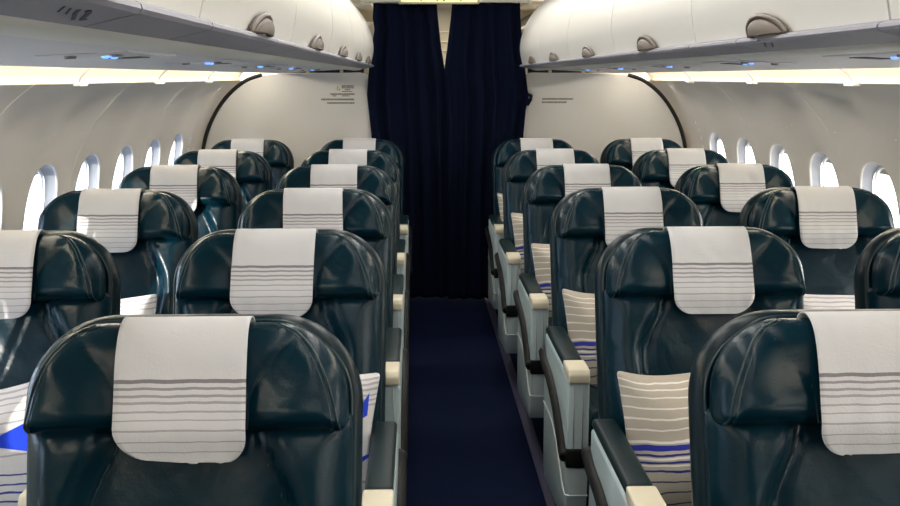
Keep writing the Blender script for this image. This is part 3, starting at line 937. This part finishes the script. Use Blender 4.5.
tag(tb, 'small navy tieback tab on the outer edge of the right curtain', 'tieback')

# exit sign above the curtains
es = empty('exit_sign', (-.05, 6.54, 2.083)); tag(es, 'lit cream sign with green marks hanging above the curtains', 'sign')
box('sign_body', -.265, .265, -.012, .02, -.066, .07, M['sign_frame'], es, .006)
box('sign_face', -.250, .250, -.016, -.011, -.054, .06, M['sign'], es)
bm = bmesh.new()
for x in (-.118, .142): add_box(bm, x - .006, x + .006, -.019, -.0155, -.048, .05)
for x, dx in ((-.012, .010), (.032, -.010)): add_box(bm, x - .007, x + .007, -.019, -.0155, -.048, .03)
add_box(bm, .000, .010, -.019, -.0155, -.042, .01); add_box(bm, .012, .022, -.019, -.0155, -.034, .02)
bmesh.ops.create_circle(bm, cap_ends=True, segments=16, radius=.012, matrix=__import__('mathutils').Matrix.Translation((.01, -.0185, .045)) @ __import__('mathutils').Matrix.Rotation(pi / 2, 4, 'X'))
bm_obj('green_marks', bm, M['sign_green'], es)

# ------------------------------------------------------------------ outside and lights
for nm, xa, xb, mt, lb in (('ground', -60, 0, 'apron_shaded', 'unseen apron outside the left windows, blue tone standing for shade'), ('ground', 0, 60, 'apron', 'unseen apron outside the right windows, pale tone standing for sunlight')):  # unseen halves, toned as shaded and sunlit to colour the bounced light
    o = box(nm, xa, xb, -60, 60, -3.3, -3.2, M[mt]); structure(o, lb, 'ground')

w = bpy.data.worlds.new('World'); S.world = w; w.use_nodes = True
nt = w.node_tree; bg = nt.nodes['Background']; bg.inputs['Strength'].default_value = 8.5
tc = nt.nodes.new('ShaderNodeTexCoord'); sp = nt.nodes.new('ShaderNodeSeparateXYZ'); nt.links.new(tc.outputs['Generated'], sp.inputs[0])
mr = nt.nodes.new('ShaderNodeMapRange'); mr.inputs['From Min'].default_value = -1; mr.inputs['From Max'].default_value = 1
nt.links.new(sp.outputs['X'], mr.inputs['Value'])
rp = nt.nodes.new('ShaderNodeValToRGB'); nt.links.new(mr.outputs['Result'], rp.inputs[0])
rp.color_ramp.elements[0].color = (.66, .80, 1.05, 1); rp.color_ramp.elements[1].color = (1.50, 1.42, 1.30, 1)
nt.links.new(rp.outputs['Color'], bg.inputs['Color'])

def area(name, loc, rot, sx, sy, power, col=(1, 1, 1), spread=None):
    l = bpy.data.lights.new(name, 'AREA'); l.shape = 'RECTANGLE'; l.size = sx; l.size_y = sy; l.energy = power; l.color = col
    o = bpy.data.objects.new(name, l); COL.objects.link(o); o.location = loc; o.rotation_euler = rot
    return o
# ceiling wash lamps along the top of each bin row, and the vestibule lamp
for sg in (-1, 1):
    area('ceiling_wash', (sg * .30, 2.2, 2.148), (0, sg * .25, 0), .12, 8.0, 25, (1.0, .96, .90))
area('vestibule_lamp', (0, 8.0, 2.12), (0, 0, 0), .8, 1.6, 16, (1.0, .93, .75))
# daylight portals in the windows
for side, sg, cs in (('left', -1, cl), ('right', 1, cr)):
    for yc in cs:
        a = area('window_portal', (sg * 1.83, yc, .985), (0, sg * pi / 2, 0), .40, .28, 1)
        a.data.cycles.is_portal = True
sun = bpy.data.lights.new('sun', 'SUN'); sun.energy = 7.5; sun.angle = radians(.6); sun.color = (1, .93, .82)
so = bpy.data.objects.new('sun', sun); COL.objects.link(so)
d = Vector((.53, .85, -.125)); so.rotation_euler = d.to_track_quat('-Z', 'Y').to_euler()

# ------------------------------------------------------------------ camera and view
cam = bpy.data.cameras.new('camera'); co = bpy.data.objects.new('camera', cam); COL.objects.link(co)
cam.sensor_width = 36; cam.lens = 36 * 965.7 / 900
cam.clip_start = .05
co.location = (-.1883, 0, 1.5458)
co.rotation_euler = (pi / 2 - .1803, 0, -.0321)
S.camera = co
S.view_settings.view_transform = 'Standard'; S.view_settings.look = 'None'
S.view_settings.exposure = 0.14; S.view_settings.gamma = 1.0; S.view_settings.use_curve_mapping = False
S.cycles.use_denoising = True
S.cycles.max_bounces = 10; S.cycles.diffuse_bounces = 5; S.cycles.transparent_max_bounces = 12
S.cycles.sample_clamp_indirect = 6
